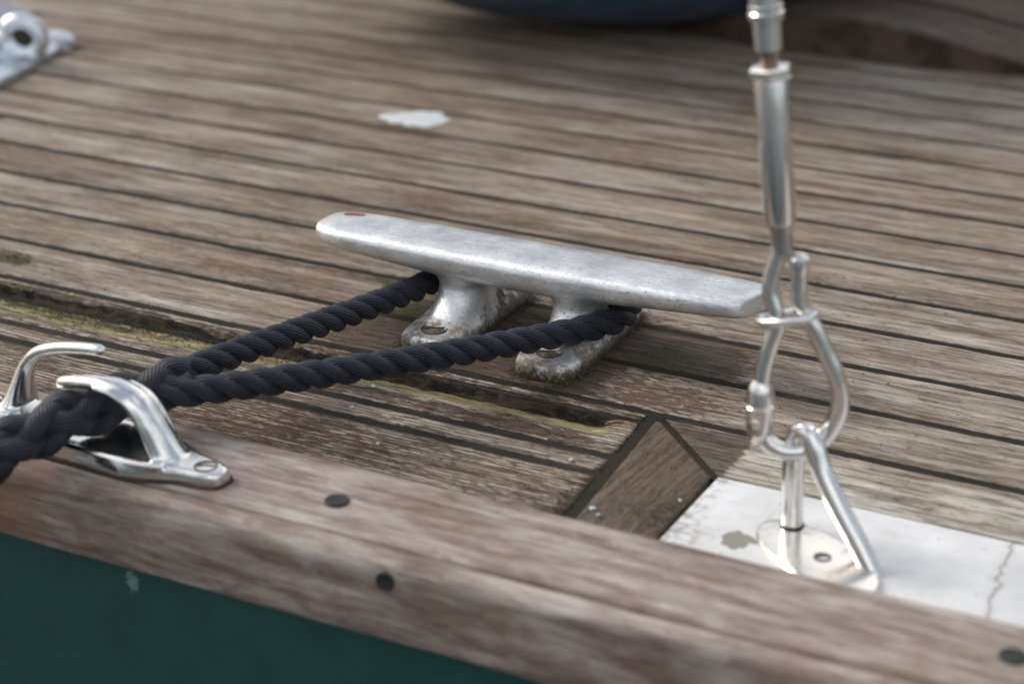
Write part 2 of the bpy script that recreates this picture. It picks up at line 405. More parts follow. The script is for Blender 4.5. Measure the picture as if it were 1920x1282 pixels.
DV, DF = [], []; DA = {k: [] for k in ('pid', 'dirt', 'moss', 'flake', 'ridge', 'rot', 'putty', 'turn')}
CV, CF = [], []; CA = {'dirt': []}
def board(pid, y0, y1, x0f, x1f, dx=.006, ny=10, ridge=.3, h=None, m=None, jit=.0005):
    """one board: grid along x, profile across y with worn arrises"""
    ts = [0, 0, .25/1000/(y1-y0)] + [.9/1000/(y1-y0) + (1-1.8/1000/(y1-y0))*i/ny for i in range(ny+1)] + [1-.25/1000/(y1-y0), 1, 1]
    n = len(ts)
    L = max(abs(x1f(y0)-x0f(y0)), abs(x1f(y1)-x0f(y1))); nx = max(2, int(L/dx))
    base = len(DV)
    us = [0] + [i/nx for i in range(nx+1)] + [1]
    for ui, u in enumerate(us):
        for k, s in enumerate(ts):
            y = y0+(y1-y0)*s; x = x0f(y)+(x1f(y)-x0f(y))*u
            ed = min(s, 1-s)*(y1-y0)
            if ed < .0006: y += jit*(N3(x*140, y*90, pid*5)+.6*N3(x*600, y*90, pid))
            z = -.0006 if ed < .0002 else (-.00025 if ed < .0006 else 0)
            z += .00035*N3(x*12, y*60, pid) + (.0003*N3(x*60, y*500, pid*3) if dx < .005 else 0)
            if h: z += h(x, y)
            if k in (0, n-1) or ui in (0, len(us)-1): z = -.012
            DV.append((x, y, z)); a, b, c = masks(x, y)
            e = m(x, y) if m else {}
            DA['pid'].append(pid*.137 % 3.1); DA['dirt'].append(e.get('dirt', a)); DA['moss'].append(e.get('moss', b))
            DA['flake'].append(c); DA['ridge'].append(ridge); DA['rot'].append(e.get('rot', 0)); DA['putty'].append(e.get('putty', 0)); DA['turn'].append(1. if pid == 47 else 0.)
    for i in range(len(us)-1):
        for k in range(n-1):
            a = base+i*n+k; DF.append((a, a+n, a+n+1, a+1))
def seam(P, Q, w, dx=.004, z=-.0007):
    """a run of caulking from P to Q, half width w"""
    P = Vector((*P, 0)); Q = Vector((*Q, 0)); d = (Q-P); L = d.length; d.normalize(); s = Vector((-d.y, d.x, 0))
    nx = max(2, int(L/dx)); base = len(CV)
    for i in range(nx+1):
        c = P+d*L*i/nx
        for k in range(6):
            o = (-1+2*k/5)*w; q = c+s*o
            zz = z + .00035*N3(q.x*90, q.y*300, 3) + .00025*N3(q.x*400, q.y*900, 7)
            CV.append((q.x, q.y, zz)); CA['dirt'].append(masks(q.x, q.y)[0])
    for i in range(nx):
        for k in range(5):
            a = base+i*6+k; CF.append((a, a+6, a+7, a+1))
XL, XR = -2.3, 1.3
G = .0031                       # half seam width
perp = lambda y: -.3365 + (y+.005)*-.066*1.0     # centre line of the wide cross seam
pL = lambda y: perp(y) - .0034
# boards above the zero seam
for n in range(0, 33):
    y0, y1 = n*.05+G, (n+1)*.05-G
    near = n <= 4
    if near:
        board(n+3, y0, y1, lambda y: XL, lambda y: -.95, .03, 6)
        board(n+3, y0, y1, lambda y: -.95, lambda y: .1, .0035 if n < 3 else .006, 16 if n < 3 else 10, .28)
        board(n+3, y0, y1, lambda y: .1, lambda y: XR, .03, 6)
    else: board(n+3, y0, y1, lambda y: XL, lambda y: XR, .03, 5, .15)
for n in range(0, 33):
    if n == 0: seam((-1.0, 0), (.1, 0), .0040, .003)
    else: seam((XL, n*.05), (XR, n*.05), .0037, .006 if n < 6 else .02)
seam((XL, 0), (-1.0, 0), .004, .02); seam((.1, 0), (XR, 0), .004, .02)
# the rotten groove board, left of the cross seam
def gh(x, y):
    ny = y + .0010*N3(x*22, 1, 5) + .0010*N3(x*130, 3, 5)
    endf = sst(-.345, -.362, x+.004*N3(y*700, 2, 1))
    sliver = .0006*N3(x*300, y*900, 9)
    e0 = -.0095 + .002*N3(x*18, 7, 2) - .0035*sst(-.52, -.42, x)   # edge of the remaining sliver
    if ny > e0: return sliver - .0012*sst(e0+.003, e0, ny)
    wall = sst(e0, e0-.0018, ny)
    wl = sst(-.50, -.60, x)
    rise = max(0, min(1, (-.0145-.004*wl-ny)/(.0225+.006*wl)))
    z = -.0062*wall*(1-rise*.97)
    z += .0005*N3(x*60, y*400, 4)*wall
    return z*endf + sliver*.5
def gm(x, y):
    ny = y + .0010*N3(x*22, 1, 5) + .0010*N3(x*130, 3, 5)
    a, b, c = masks(x, y)
    left = sst(-.55, -.66, x)
    putty = sst(-.0150, -.0175, ny)*(1-sst(-.0290-.009*left, -.0335-.010*left, ny))*(1.05-.20*left) if x < -.35 else 0
    rot = sst(-.0085, -.0115, ny)*(1-sst(-.0155, -.018, ny))
    moss = max(b, .66*left*sst(-.006, -.012, ny)*(1-sst(-.026, -.046, ny)), .50*left*sst(-.60, -.66, x)*sst(.0, -.006, ny), .35*sst(-.008, -.012, ny)*(1-sst(-.02, -.03, ny)))
    return dict(putty=putty, rot=rot*1.35, moss=moss, dirt=max(a, .55*(1-sst(-.008, -.003, y) if y > -.02 else (.6*sst(-.034, -.040, y)))))
board(41, -.0525+G, -.0030, lambda y: -1.0, pL, .0018, 64, .8, gh, gm)
board(41, -.0525+G, -.0030, lambda y: XL, lambda y: -1.0, .03, 6)
board(43, -.0715+G, -.0525-G, lambda y: -1.0, pL, .003, 16, .8)
board(43, -.0715+G, -.0525-G, lambda y: XL, lambda y: -1.0, .03, 4)
board(44, -.150, -.0715-G, lambda y: -1.0, pL, .003, 40, 1.0)
board(44, -.150, -.0715-G, lambda y: XL, lambda y: -1.0, .03, 6)
seam((XL, -.0525), (-1., -.0525), .0036, .02); seam((-1., -.0525), (perp(-.0525), -.0525), .0036)
seam((XL, -.0715), (-1., -.0715), .0036, .02); seam((-1., -.0715), (perp(-.0715), -.0715), .0036)
seam((perp(-.002), -.002), (perp(-.15), -.15), .0056, .003, z=-.0005)
# margin board with its mitre, and the board that meets it
seam((-.3330, -.0030), (-.2868, -.0492), .0034, .003, z=-.0006)
pR = lambda y: perp(y) + .0034
def mitre_r(y): return max(-.3330 - (y+.0030) - .0030, pR(y)+.0004) if y > -.0495 else -.2872
board(47, -.150, -.0075, pR, mitre_r, .0022, 60, .10)
board(48, -.0500+G*.5, -G, lambda y: -.3330-(y+.0030)+.0032, lambda y: .1, .0035, 20, .45)
board(48, -.0500+G*.5, -G, lambda y: .1, lambda y: XR, .03, 6)
seam((-.2878, -.047), (-.2863, -.15), .0010, .003); seam((-.2885, -.0500), (.1, -.0500), .0022); seam((.1, -.05), (XR, -.05), .0022, .02)
deck = link('deck', DV, DF, M_DECK, attrs=DA); tag(deck, kind='structure')
cl = link('caulking', CV, CF, M_CAULK, deck, attrs=CA)
# rough splinters where the rotten board breaks off at the cross seam
sp = Mesh()
for k in range(12):
    y = -.0135-.0125*random.random(); L = .006+.016*random.random(); x1 = pL(y)-.0005; z = -.0035+.003*random.random()
    P = [(x1, y, z), (x1-L*.6, y+random.uniform(-.0008, .0008), z+.0006), (x1-L, y+random.uniform(-.002, .001), z-.001)]
    sp.add(tube(spline(P, 3), [.0009]*3+[.0007, .0004, .0002, .0001], 5, .0005))
sp.go('splinters', paint("splintered_wood", (.30, .19, .11), .8, .4, sc=400), deck)
# bedding under the boards
m = Mesh(); m.add(([(XL, -.2, -.0125), (XR, -.2, -.0125), (XR, 1.66, -.0125), (XL, 1.66, -.0125)], [(0, 1, 2, 3)]))
m.go('bedding', M_SLOT, deck, smooth=False)

# ---------------------------------------------------------------- white pad
m = Mesh(); o = [(-.2855, -.150), (.35, -.150), (.35, -.0515), (-.2835, -.0515)]
m.add(([(x, y, -.01) for x, y in o]+[(x, y, .0004) for x, y in o]+[(-.2848, -.1495, .0012), (.349, -.1495, .0012), (.349, -.0522, .0012), (-.2828, -.0522, .0012)],
       [(0, 1, 5, 4), (1, 2, 6, 5), (2, 3, 7, 6), (3, 0, 4, 7), (4, 5, 9, 8), (5, 6, 10, 9), (6, 7, 11, 10), (7, 4, 8, 11), (8, 9, 10, 11)]))
pad = m.go('chainplate_pad', M_PAD, smooth=False)
tag(pad, 'white cracked gelcoat pad let into the deck under the steel staple', 'pad')

# ---------------------------------------------------------------- cap rail and hull
rail = empty('cap_rail', (-.4, -.18, .0), label='silvery pinkish wooden cap rail with black bungs running along the deck edge', cat='rail')
def extrude_profile(prof, xs, wob=.0):
    V, F = [], []; n = len(prof)
    for x in xs:
        for k, (y, z) in enumerate(prof):
            w = wob*N3(x*9, k*.7, 3)
            V.append((x, y+w, z+w))
    for i in range(len(xs)-1):
        for k in range(n-1):
            a = i*n+k; F.append((a, a+1, a+n+1, a+n))
    return V, F
xs = [XL] + [-1.0+.01*i for i in range(121)] + [XR]
pr = [(-.1393, -.011), (-.1393, .009)] + [(-.1435+.0042*cos(a), .0108+.0042*sin(a)) for a in [radians(15*i) for i in range(7)]]
pr += [(-.15-.0075*i, .0150) for i in range(6)] + [(-.1945, .0150), (-.1958, .0143), (-.1966, .0126), (-.1968, .005)]
V, F = extrude_profile(pr, xs, .0006)
link('inner_rail', V, F, M_RAIL, rail, attrs={'pid': [.3]*len(V), 'rust': [0.]*len(V), 'weather_shade': [0.]*len(V)})
pr = [(-.1986, .004), (-.1987, .0128), (-.1995, .0143), (-.2008, .0150), (-.2025, .0149)]
pr += [(-.2035-.0065*sin(a), .0080+.0068*cos(a)) for a in [radians(12*i) for i in range(1, 8)]]
pr += [(-.2107, .002), (-.2119, -.006), (-.2130, -.013), (-.2134, -.0185), (-.2128, -.0208), (-.2100, -.0220), (-.198, -.0222)]
V, F = extrude_profile(pr, xs, .0008)
link('rubbing_strake', V, F, M_RAIL, rail, attrs={'pid': [1.1]*len(V), 'rust': [max(0, sst(-.525, -.56, v[0]))*.75 for v in V],
     'weather_shade': [.55*sst(.010, .004, v[2]) for v in V]})  # darkens the outer face: wear and shade together
# dark glue line between the two timbers
V, F = extrude_profile([(-.1967, .0112), (-.1988, .0112)], xs, .0006)
link('glue_line', V, F, M_SLOT, rail)
def bung(c, d, r):
    c = Vector(c); d = Vector(d).normalized()
    m = Mesh().add(lathe_axis(c-d*.004, c, [(0, r), (.0042, r), (.0046, r*.93), (.0043, r*.6), (.0042, r*.1)], 28))
    return m.go('bung', M_PLUG, rail)
bung((-.4142, -.1742, .0155), (0, 0, 1), .0056)
bung((-.1196, -.1655, .0155), (0, 0, 1), .0056)
bung((-.3690, -.2112, .0062), (0, -1, .12), .0042)
# hull topside
V, F = [], []
ns = 24
for i, x in enumerate(xs):
    for k in range(ns+1):
        q = k/ns; V.append((x, -.2035+.10*q*q*1.2 - .0*q, -.0215-1.0*q))
for i in range(len(xs)-1):
    for k in range(ns):
        a = i*(ns+1)+k; F.append((a, a+1, a+ns+2, a+ns+1))
def hull_mat():
    t = NT("dark_green_hull_paint"); co = t.co
    a = t.noise(co, 30, 5, .6); b = t.noise(co, 300, 3, .6); x, y, z = t.sep(co)
    c = t.mix(t.step(a, .3, .7), (.008, .058, .052), (.012, .076, .068))
    dx = t.math('ADD', x, .507); dz = t.math('ADD', z, .0345)
    r = t.math('SQRT', t.math('ADD', t.math('MULTIPLY', dx, dx), t.math('MULTIPLY', t.math('MULTIPLY', dz, dz), .5)))
    r = t.math('ADD', r, t.math('MULTIPLY', t.math('SUBTRACT', t.noise(co, 300, 5, .7), .5), .012))
    c = t.mix(t.step(r, .0045, .0015, 0, .6), c, (.25, .40, .38))
    c = t.mix(t.step(b, .68, .75, 0, .25), c, (.06, .09, .08))
    t.p(Base_Color=c, Roughness=t.math('ADD', .22, t.math('MULTIPLY', a, .16)), Coat_Weight=.2, Coat_Roughness=.15)
    t.set(t.b.inputs['Normal'], t.bump(a, .0008, .3))
    return t.m
hull = link('hull', V, F, hull_mat())
tag(hull, 'dark teal green painted hull side below the wooden rail', 'hull')
m = Mesh(); m.add(([(-400, -400, -.9), (400, -400, -.9), (400, 400, -.9), (-400, 400, -.9)], [(0, 1, 2, 3)]))
tw = NT("harbour_water"); tw.p(Base_Color=(.035, .045, .045, 1), Roughness=.12)
tw.set(tw.b.inputs['Normal'], tw.bump(tw.noise(tw.vec(tw.co, (1.5, 2.5, 1)), 1, 4), .15, .5))
tag(m.go('water', tw.m, smooth=False), kind='structure')

# ---------------------------------------------------------------- mooring cleat
cleat = empty('mooring_cleat', (-.437, .06, 0), label='large worn silver cast metal cleat with a navy rope looped round its legs', cat='cleat')
cb = Mesh()
secs = [(-.5650, .0024, .0448, .0410), (-.5640, .0075, .0466, .0385), (-.5605, .0135, .0480, .0370), (-.553, .0172, .0488, .0356), (-.541, .0192, .0491, .0342),
        (-.520, .0200, .0492, .0326), (-.500, .0204, .0492, .0310), (-.474, .0206, .0492, .0292), (-.437, .0207, .0492, .0286), (-.406, .0206, .0492, .0290),
        (-.375, .0202, .0491, .0318), (-.345, .0192, .0489, .0338), (-.322, .0180, .0486, .0350), (-.312, .0172, .0485, .0354), (-.3085, .0162, .0483, .0360), (-.3062, .0150, .0476, .0370)]
R = []
for x, hw, zt, zb in secs:
    yc = .0590+.0010*(x+.437)/.125; r = []
    zc = zb+(zt-zb)*.50
    for j in range(40):
        a = 2*pi*j/40
        c, s = sup(a, .52 if sin(a) > 0 else .85)
        hz = (zt-zc) if s > 0 else (zc-zb)
        r.append((x+(c*.0055*sst(-.335, -.306, x)), yc+c*hw, zc+s*hz))
    R.append(r)
cb.add(loft(R))
def foot(x0, yc, top_y):
    R = []
    for z, hx, hy, p, f in [(-.001, .0176, .0520, .38, 0), (.005, .0178, .0522, .38, 0), (.0080, .0174, .0516, .38, 0), (.0092, .0164, .0502, .42, 0),
                        (.0100, .0154, .0380, .6, .1), (.0125, .0146, .0300, .8, .2), (.0165, .0138, .0235, .9, .4), (.0210, .0134, .0195, 1, .6),
                        (.0260, .0134, .0170, 1, .8), (.0290, .0150, .0168, 1, .9), (.0320, .0190, .0172, 1, 1), (.0345, .0250, .0176, 1, 1), (.0370, .0340, .0165, 1, 1), (.0385, .0360, .0150, 1, 1)]:
        y = yc+(top_y-yc)*f; r = []
        for j in range(40):
            c, s = sup(2*pi*j/40, p); r.append((x0+c*hx, y+s*hy, z))
        R.append(r)
    return loft(R)
cb.add(foot(-.4745, .0610, .0590)); cb.add(foot(-.4060, .0600, .0590))
body = cb.go('cleat_body', M_CAST, cleat)
md = body.modifiers.new('r', 'REMESH'); md.mode = 'VOXEL'; md.voxel_size = .0011; md.use_smooth_shade = True
md = body.modifiers.new('s', 'SMOOTH'); md.iterations = 4; md.factor = .5
def screw(x, y, z, r, rot, parent, mat=M_SCREW, tilt=None, name='screw'):
    n = 28
    A = Vector((0, 0, -.002)); prof = [(0, r), (.0018, r), (.0022, r*.93), (.0024, r*.6), (.0025, r*.05)]
    m = Mesh().add(lathe_axis((0, 0, -.002), (0, 0, 0), prof, n))
    M_ = Matrix.Translation((x, y, z)) @ (Vector(tilt).normalized().to_track_quat('Z', 'Y').to_matrix().to_4x4() if tilt else Matrix()) @ Matrix.Rotation(rot, 4, 'Z')
    m.xf(M_); o = m.go(name, mat, parent)
    w = r*.10; h = .0007; q = r*.86
    s = Mesh().add(([(-q, -w, h), (q, -w, h), (q, w, h), (-q, w, h), (-q, -w, 0), (q, -w, 0), (q, w, 0), (-q, w, 0)], [(0, 1, 2, 3), (0, 4, 5, 1), (1, 5, 6, 2), (2, 6, 7, 3), (3, 7, 4, 0)]))
    s.xf(M_); s.go('slot', M_SLOT, o, smooth=False)
    # dark countersink ring round the head
    g = Mesh().add(tube([M_ @ Vector((cos(a)*(r+.0004), sin(a)*(r+.0004), .0000)) for a in [2*pi*k/28 for k in range(29)]], .0005, 6))
    g.go('countersink', M_SLOT, o)
    return o
for fx in (-.4745, -.4065):
    screw(fx, .0235, .0101, .0064, radians(25), cleat, tilt=(0, -.08, 1)); screw(fx, .0980, .0101, .0064, radians(70), cleat)

# small brown seed husk lying on the left horn
m = Mesh().add(tube(spline([(-.5535, .0640, .0492), (-.5480, .0660, .0494), (-.5420, .0668, .0494)], 6), [.0003, .0004, .0005, .0006, .0006, .0006, .0006, .0006, .0006, .0006, .0005, .0004, .0002], 8, .0011))
tag(m.go('leaf_stalk', paint("rusty_brown", (.30, .12, .06), .6)), 'tiny rust brown leaf stalk lying on the left horn of the cleat', 'leaf stalk')

# ---------------------------------------------------------------- rope
rope = empty('mooring_rope', (-.5, -.13, .02), label='thick dark navy three strand mooring rope spliced into a loop over the cleat', cat='rope')
def resample(P, d):
    out = [P[0].copy()]; acc = 0
    for a, b in zip(P, P[1:]):
        L = (b-a).length; t = d-acc
        while t <= L:
            out.append(a.lerp(b, t/L)); t += d
        acc = (acc+L) % d
    return out
def strand(P, rr, rad, pitch, ph, name, nsec=18, wob=None, yarn=9, squash=1.):
    """P evenly sampled centre line"""
    fr = frames(P); Q = []; s = 0
    for i, (p, (t, n, b)) in enumerate(zip(P, fr)):
        if i: s += (P[i]-P[i-1]).length
        a = ph+2*pi*s/pitch
        s_ = s; r_ = rr*(wob(s, a) if wob else 1)
        Q.append(p+(n*cos(a)+b*sin(a))*r_)
    # strand cross-section uses radial direction so that it flattens towards its neighbours
    V, F, U = [], [], []; L = 0; n = nsec
    for i, q in enumerate(Q):
        T = (Q[min(i+1, len(Q)-1)]-Q[max(0, i-1)]).normalized(); rad_d = (q-P[i]); rad_d -= T*rad_d.dot(T); rad_d.normalize(); B = T.cross(rad_d)
        rv = rad*(1+.04*N3(i*.13, ph*9, 4))
        for j in range(n):
            a = 2*pi*j/n
            V.append(q+rad_d*cos(a)*rv*.94+B*sin(a)*rv*1.02*squash)
    for i in range(len(Q)-1):
        for j in range(n):
            k = (j+1) % n; F.append((i*n+j, i*n+k, (i+1)*n+k, (i+1)*n+j))
            tw = -.0
            u0, u1 = j/n, (j+1)/n; v0 = i*.0012*60; v1 = (i+1)*.0012*60
            s0 = v0*.36; s1 = v1*.36
            U.append([(u0+s0, v0), (u1+s0, v0), (u1+s1, v1), (u0+s1, v1)])
    F.append(tuple(range(n-1, -1, -1))); U.append([(0, 0)]*n); b_ = (len(Q)-1)*n; F.append(tuple(range(b_, b_+n))); U.append([(0, 0)]*n)
    return link(name, V, F, M_ROPE, rope, uvs=U)
loop = [(-.5230, -.1560, .0350), (-.5110, -.1420, .0345), (-.4900, -.1165, .0330), (-.4500, -.0560, .0275), (-.4160, .0040, .0215), (-.3920, .0420, .0195), (-.3830, .0590, .0200),
        (-.3845, .0740, .0205), (-.3980, .0850, .0215), (-.4300, .0870, .0225), (-.4650, .0865, .0225), (-.4850, .0810, .0215), (-.4945, .0670, .0205), (-.4985, .0480, .0205),
        (-.5040, .0150, .0225), (-.5130, -.0380, .0270), (-.5215, -.0900, .0320), (-.5270, -.1250, .0345), (-.5330, -.1500, .0345)]
LP = resample(spline(loop, 24), .0012)
PITCH = .0395
for k in range(3): strand(LP, .0039, .00365, PITCH, k*2*pi/3, 'strand')
spl = [(-.5190, -.1350, .0355), (-.5260, -.1480, .0355), (-.5340, -.1640, .0352), (-.5430, -.1850, .0350), (-.5505, -.2060, .0335), (-.5590, -.2280, .0290), (-.5680, -.2520, .0180), (-.5760, -.2750, -.0080), (-.5820, -.3000, -.0600)]
SP = resample(spline(spl, 24), .0012)
for k in range(3):      # the tucked strands pass over and under the standing ones
    strand(SP, .0064, .0046, .085, 2*pi*k/3, 'spliced_strand', wob=lambda s, a: 1+.36*sin(3*a), squash=1.12)
    strand(SP, .0064, .0046, -.085, 2*pi*k/3+pi/3, 'spliced_strand', wob=lambda s, a: 1-.36*sin(3*a), squash=1.12)
strand(SP, .0005, .0050, .06, 0, 'core_strand')
# fuzz of loose fibres
fz = Mesh()
for k in range(700):
    i = random.randrange(20, len(LP)-20); p = LP[i]; t, n, b = frames(LP[i-1:i+2])[1]; a = random.uniform(0, 2*pi)
    d = (n*cos(a)+b*sin(a)); st = p+d*.0072; L = random.uniform(.0012, .0035); dd = (d*.6+t*random.uniform(-1, 1)+Vector((0, 0, random.uniform(-.5, .3)))).normalized()
    fz.add(tube([st, st+dd*L*.5, st+dd*L+t*L*.3], [.00007, .00005, .00002], 3))
fz.go('loose_fibres', M_ROPE, rope)

# ---------------------------------------------------------------- open fairlead on the rail
fl = empty('fairlead', (-.5425, -.178, .015), label='polished steel open fairlead with two curved horns on the wooden rail', cat='fairlead')
fb = Mesh()
def obl(cx, cy, L, w, z, rot, p=.75, n=48):
    r = []
    for j in range(n):
        a = 2*pi*j/n; c, s = sup(a, p); x, y = c*L, s*w
        r.append((cx+x*cos(rot)-y*sin(rot), cy+x*sin(rot)+y*cos(rot), z))
    return r
rt = radians(-4.5); bx, by = -.5425, -.1775
def plan(z, k, dz=0):
    r = []
    for j in range(64):
        a = 2*pi*j/64; c, s = sup(a, .55); x = c*(.0765-k)
        w = .0115+.0085*(1-sst(.028, .062, abs(x)))-k
        y = s*w; r.append((bx+x*cos(rt)-y*sin(rt), by+x*sin(rt)+y*cos(rt), z))
    return r
fb.add(loft([plan(.0145, 0), plan(.0195, .0004), plan(.0215, .0012), plan(.0222, .0032)]))
Mesh().add(loft([plan(.0150, -.0012), plan(.0156, -.0012), plan(.0158, .001)])).go('sealant_shadow_bed', M_SLOT, fl)  # dark rim round the base: sealant and contact shadow put in together
def horn(pts):
    P = spline([p[:3] for p in pts], 8); r1, r2 = [], []
    A = spline([(p[3], p[4], 0) for p in pts], 8)
    R = []
    for i, q in enumerate(P):
        T = (P[min(i+1, len(P)-1)]-P[max(0, i-1)]).normalized(); Y = Vector((0, 1, 0)); Y = (Y-T*Y.dot(T)).normalized(); X = T.cross(Y)
        R.append([q+X*A[i].x*cos(2*pi*j/24)+Y*A[i].y*sin(2*pi*j/24) for j in range(24)])
    return loft(R)
hp = [(-.4960, -.1820, .0165, .0100, .0112), (-.4975, -.1822, .0225, .0066, .0092), (-.5005, -.1825, .0300, .0048, .0082), (-.5048, -.1832, .0390, .0040, .0078), (-.5105, -.1840, .0475, .0038, .0072),
      (-.5200, -.1845, .0518, .0035, .0064), (-.5290, -.1850, .0524, .0033, .0054), (-.5400, -.1855, .0512, .0031, .0043), (-.5510, -.1855, .0488, .0029, .0032), (-.5550, -.1855, .0478, .0015, .0015)]
fb.add(horn(hp))
fb.add(tube(spline([(p[0]-.0015, p[1]-p[4]*.92, p[2]-.0006) for p in hp[:7]], 8), .0019, 12))
fb.add(tube(spline([(p[0]+.0012, p[1]+p[4]*.92, p[2]+.0010) for p in hp[:6]], 8), .0016, 12))
fb.add(tube(spline([(-.590, -.1895, .0215), (-.545, -.1955, .0222), (-.505, -.1955, .0220), (-.494, -.1925, .0222)], 8), .0020, 12))
fb.add(horn([(-.5960, -.1680, .0165, .013, .0140), (-.5945, -.1670, .0230, .0070, .0110), (-.5925, -.1660, .0330, .0042, .0075), (-.5895, -.1650, .0420, .0034, .0052), (-.5820, -.1650, .0495, .0031, .0042),
             (-.5700, -.1650, .0540, .0029, .0037), (-.5560, -.1650, .0566, .0028, .0034), (-.5450, -.1650, .0577, .0026, .0029), (-.5436, -.1650, .0577, .0012, .0012)]))
fbo = fb.go('fairlead_body', M_STEEL, fl)
md = fbo.modifiers.new('r', 'REMESH'); md.mode = 'VOXEL'; md.voxel_size = .0008; md.use_smooth_shade = True
md = fbo.modifiers.new('s', 'SMOOTH'); md.iterations = 6; md.factor = .6
for x, y, a in ((-.4765, -.1835, .4), (-.5440, -.1760, 1.3), (-.6080, -.1710, .2)):
    screw(x, y, .0221, .0046, a, fl, M_STEELW)

# ---------------------------------------------------------------- chainplate staple
st = empty('staple_eye', (-.213, -.1, 0), label='bent steel staple standing on a lozenge base on the white pad', cat='deck eye')
U = [(-.2355, -.0850, -.004), (-.2360, -.0852, .012), (-.2365, -.0856, .028), (-.2362, -.0862, .040), (-.2345, -.0872, .0485), (-.2305, -.0888, .0515), (-.2262, -.0905, .0470), (-.2215, -.0925, .0370), (-.2120, -.0965, .0240), (-.2000, -.1015, .0100), (-.1900, -.1060, -.004)]
P = spline(U, 8)
Mesh().add(tube(P, .0046, 20, .0049)).go('staple_bar', M_STEEL, st)
m = Mesh(); cx, cy, ro = -.2175, -.1055, radians(-33)
m.add(loft([obl(cx, cy, .0385, .0150, z, ro, .85) if 0 else obl(cx, cy, L, w, z, ro, 1.0) for z, L, w in [(.0008, .0360, .0175), (.0030, .0360, .0175), (.0038, .0353, .0168), (.0040, .0332, .0150)]]))
m.go('base_plate', M_STEELW, st)
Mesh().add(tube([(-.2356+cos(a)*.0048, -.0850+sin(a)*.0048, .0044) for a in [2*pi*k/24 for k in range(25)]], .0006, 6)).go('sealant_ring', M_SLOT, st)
screw(-.2145, -.1065, .0040, .0030, .5, st, M_STEELW)

# ---------------------------------------------------------------- pelican hook
hk = empty('pelican_hook', (-.238, -.088, .09), label='bright steel pelican hook closed through the staple, held by a small ring', cat='hook')
left = [(-.2470, -.088, .1420), (-.2472, -.088, .1330), (-.2492, -.0890, .1240), (-.2500, -.0900, .1145), (-.2470, -.0905, .1060), (-.2458, -.0910, .0990), (-.2480, -.0920, .0900), (-.2498, -.0930, .0800), (-.2505, -.0935, .0700)]
P = spline(left, 8); Mesh().add(tube(P, [.0044-.0008*min(1, i/20) for i in range(len(P))], 18)).go('fixed_arm', M_STEEL, hk)
# knuckle and hinged hook
m = Mesh().add(lathe_axis((-.2507, -.0935, .0745), (-.2500, -.0935, .0460), [(0, .0031), (.003, .0050), (.006, .0058), (.0105, .0061), (.0110, .0056), (.0118, .0056), (.0123, .0061), (.0190, .0061), (.0245, .0056), (.0275, .0046), (.0290, .0030)], 28))
m.go('knuckle', M_STEEL, hk)
Mesh().add(lathe_axis((-.2502, -.1000, .0560), (-.2502, -.087, .0560), [(0, .0014), (.0004, .0020), (.0130, .0020), (.0134, .0014)], 20)).go('hinge_pin', M_STEELW, hk)
hook = [(-.2500, -.0935, .0560), (-.2480, -.0932, .0480), (-.2425, -.0925, .0432), (-.2355, -.0900, .0420), (-.2290, -.0860, .0440), (-.2235, -.0830, .0500), (-.2195, -.0820, .0590), (-.2190, -.0820, .0680), (-.2212, -.0830, .0780), (-.2258, -.0845, .0880),
        (-.2310, -.0865, .0990), (-.2362, -.0878, .1070), (-.2382, -.0880, .1150), (-.2385, -.0880, .1220), (-.2388, -.0880, .1280)]
P = spline(hook, 8)
Mesh().add(tube(P, [.0041 if i < 60 else .0041-.0005*min(1, (i-60)/30) for i in range(len(P))], 18)).go('hook_arm', M_STEEL, hk)
Mesh().add(lathe_axis((-.2387, -.088, .1240), (-.2389, -.088, .1320), [(-.006, .0034), (-.001, .0037), (.0010, .0042), (.0035, .0045), (.0058, .0042), (.0072, .0030), (.0080, .0008)], 24)).go('hook_tip', M_STEEL, hk)
m = Mesh().add(tube([(-.2425+cos(a)*.0120, -.089+sin(a)*.0066, .1030+.0032*cos(a)) for a in [2*pi*k/40 for k in range(41)]], .0017, 12)).go('slip_ring', M_STEEL, hk)

# ---------------------------------------------------------------- turnbuckle
tb = empty('turnbuckle', (-.2468, -.088, .14), label='tall polished steel turnbuckle rising above the pelican hook', cat='turnbuckle')
A = Vector((-.2469, -.088, .1370)); B = Vector((-.2590, -.0895, .2358)); 
def seg(name, prof, mat=M_STEEL, n=40): return Mesh().add(lathe_axis(A, B, prof, n)).go(name, mat, tb)
seg('swage', [(-.0070, .0036), (-.0060, .0043), (.0040, .0046), (.0068, .0052), (.0072, .0040)], M_SWAGE)
seg('barrel', [(.0065, .0040), (.0070, .0062), (.0080, .0067), (.0670, .0070), (.0678, .0067), (.0682, .0040)])
m = Mesh().add(lathe_axis(A, B, [(.0680, .0060), (.0684, .0084), (.0694, .0092), (.0722, .0092), (.0732, .0084), (.0736, .0042)], 6)); m.add(lathe_axis(A, B, [(.0676, .0072), (.0684, .0082), (.0690, .0072)], 30))
m.go('lock_nut', M_STEELW, tb)
th = []
for i in range(60): th.append((.0730+.00025*i, .0032+(.0004 if i % 4 < 2 else 0)))
seg('threaded_stud', th, M_BRONZE)
seg('terminal', [(.0795, .0038), (.0798, .0056), (.0910, .0058), (.0913, .0050), (.0920, .0050), (.0924, .0072), (.0950, .0074), (.0960, .0063), (.0964, .0063), (.0968, .0070), (.0978, .0070), (.0982, .0064), (.1200, .0061), (.1280, .0055), (.1320, .0030)])
Mesh().add(tube([A+(B-A).normalized()*t for t in (.130, .3, .6, 1.0)], .0022, 10)).go('wire', M_STEELW, tb)

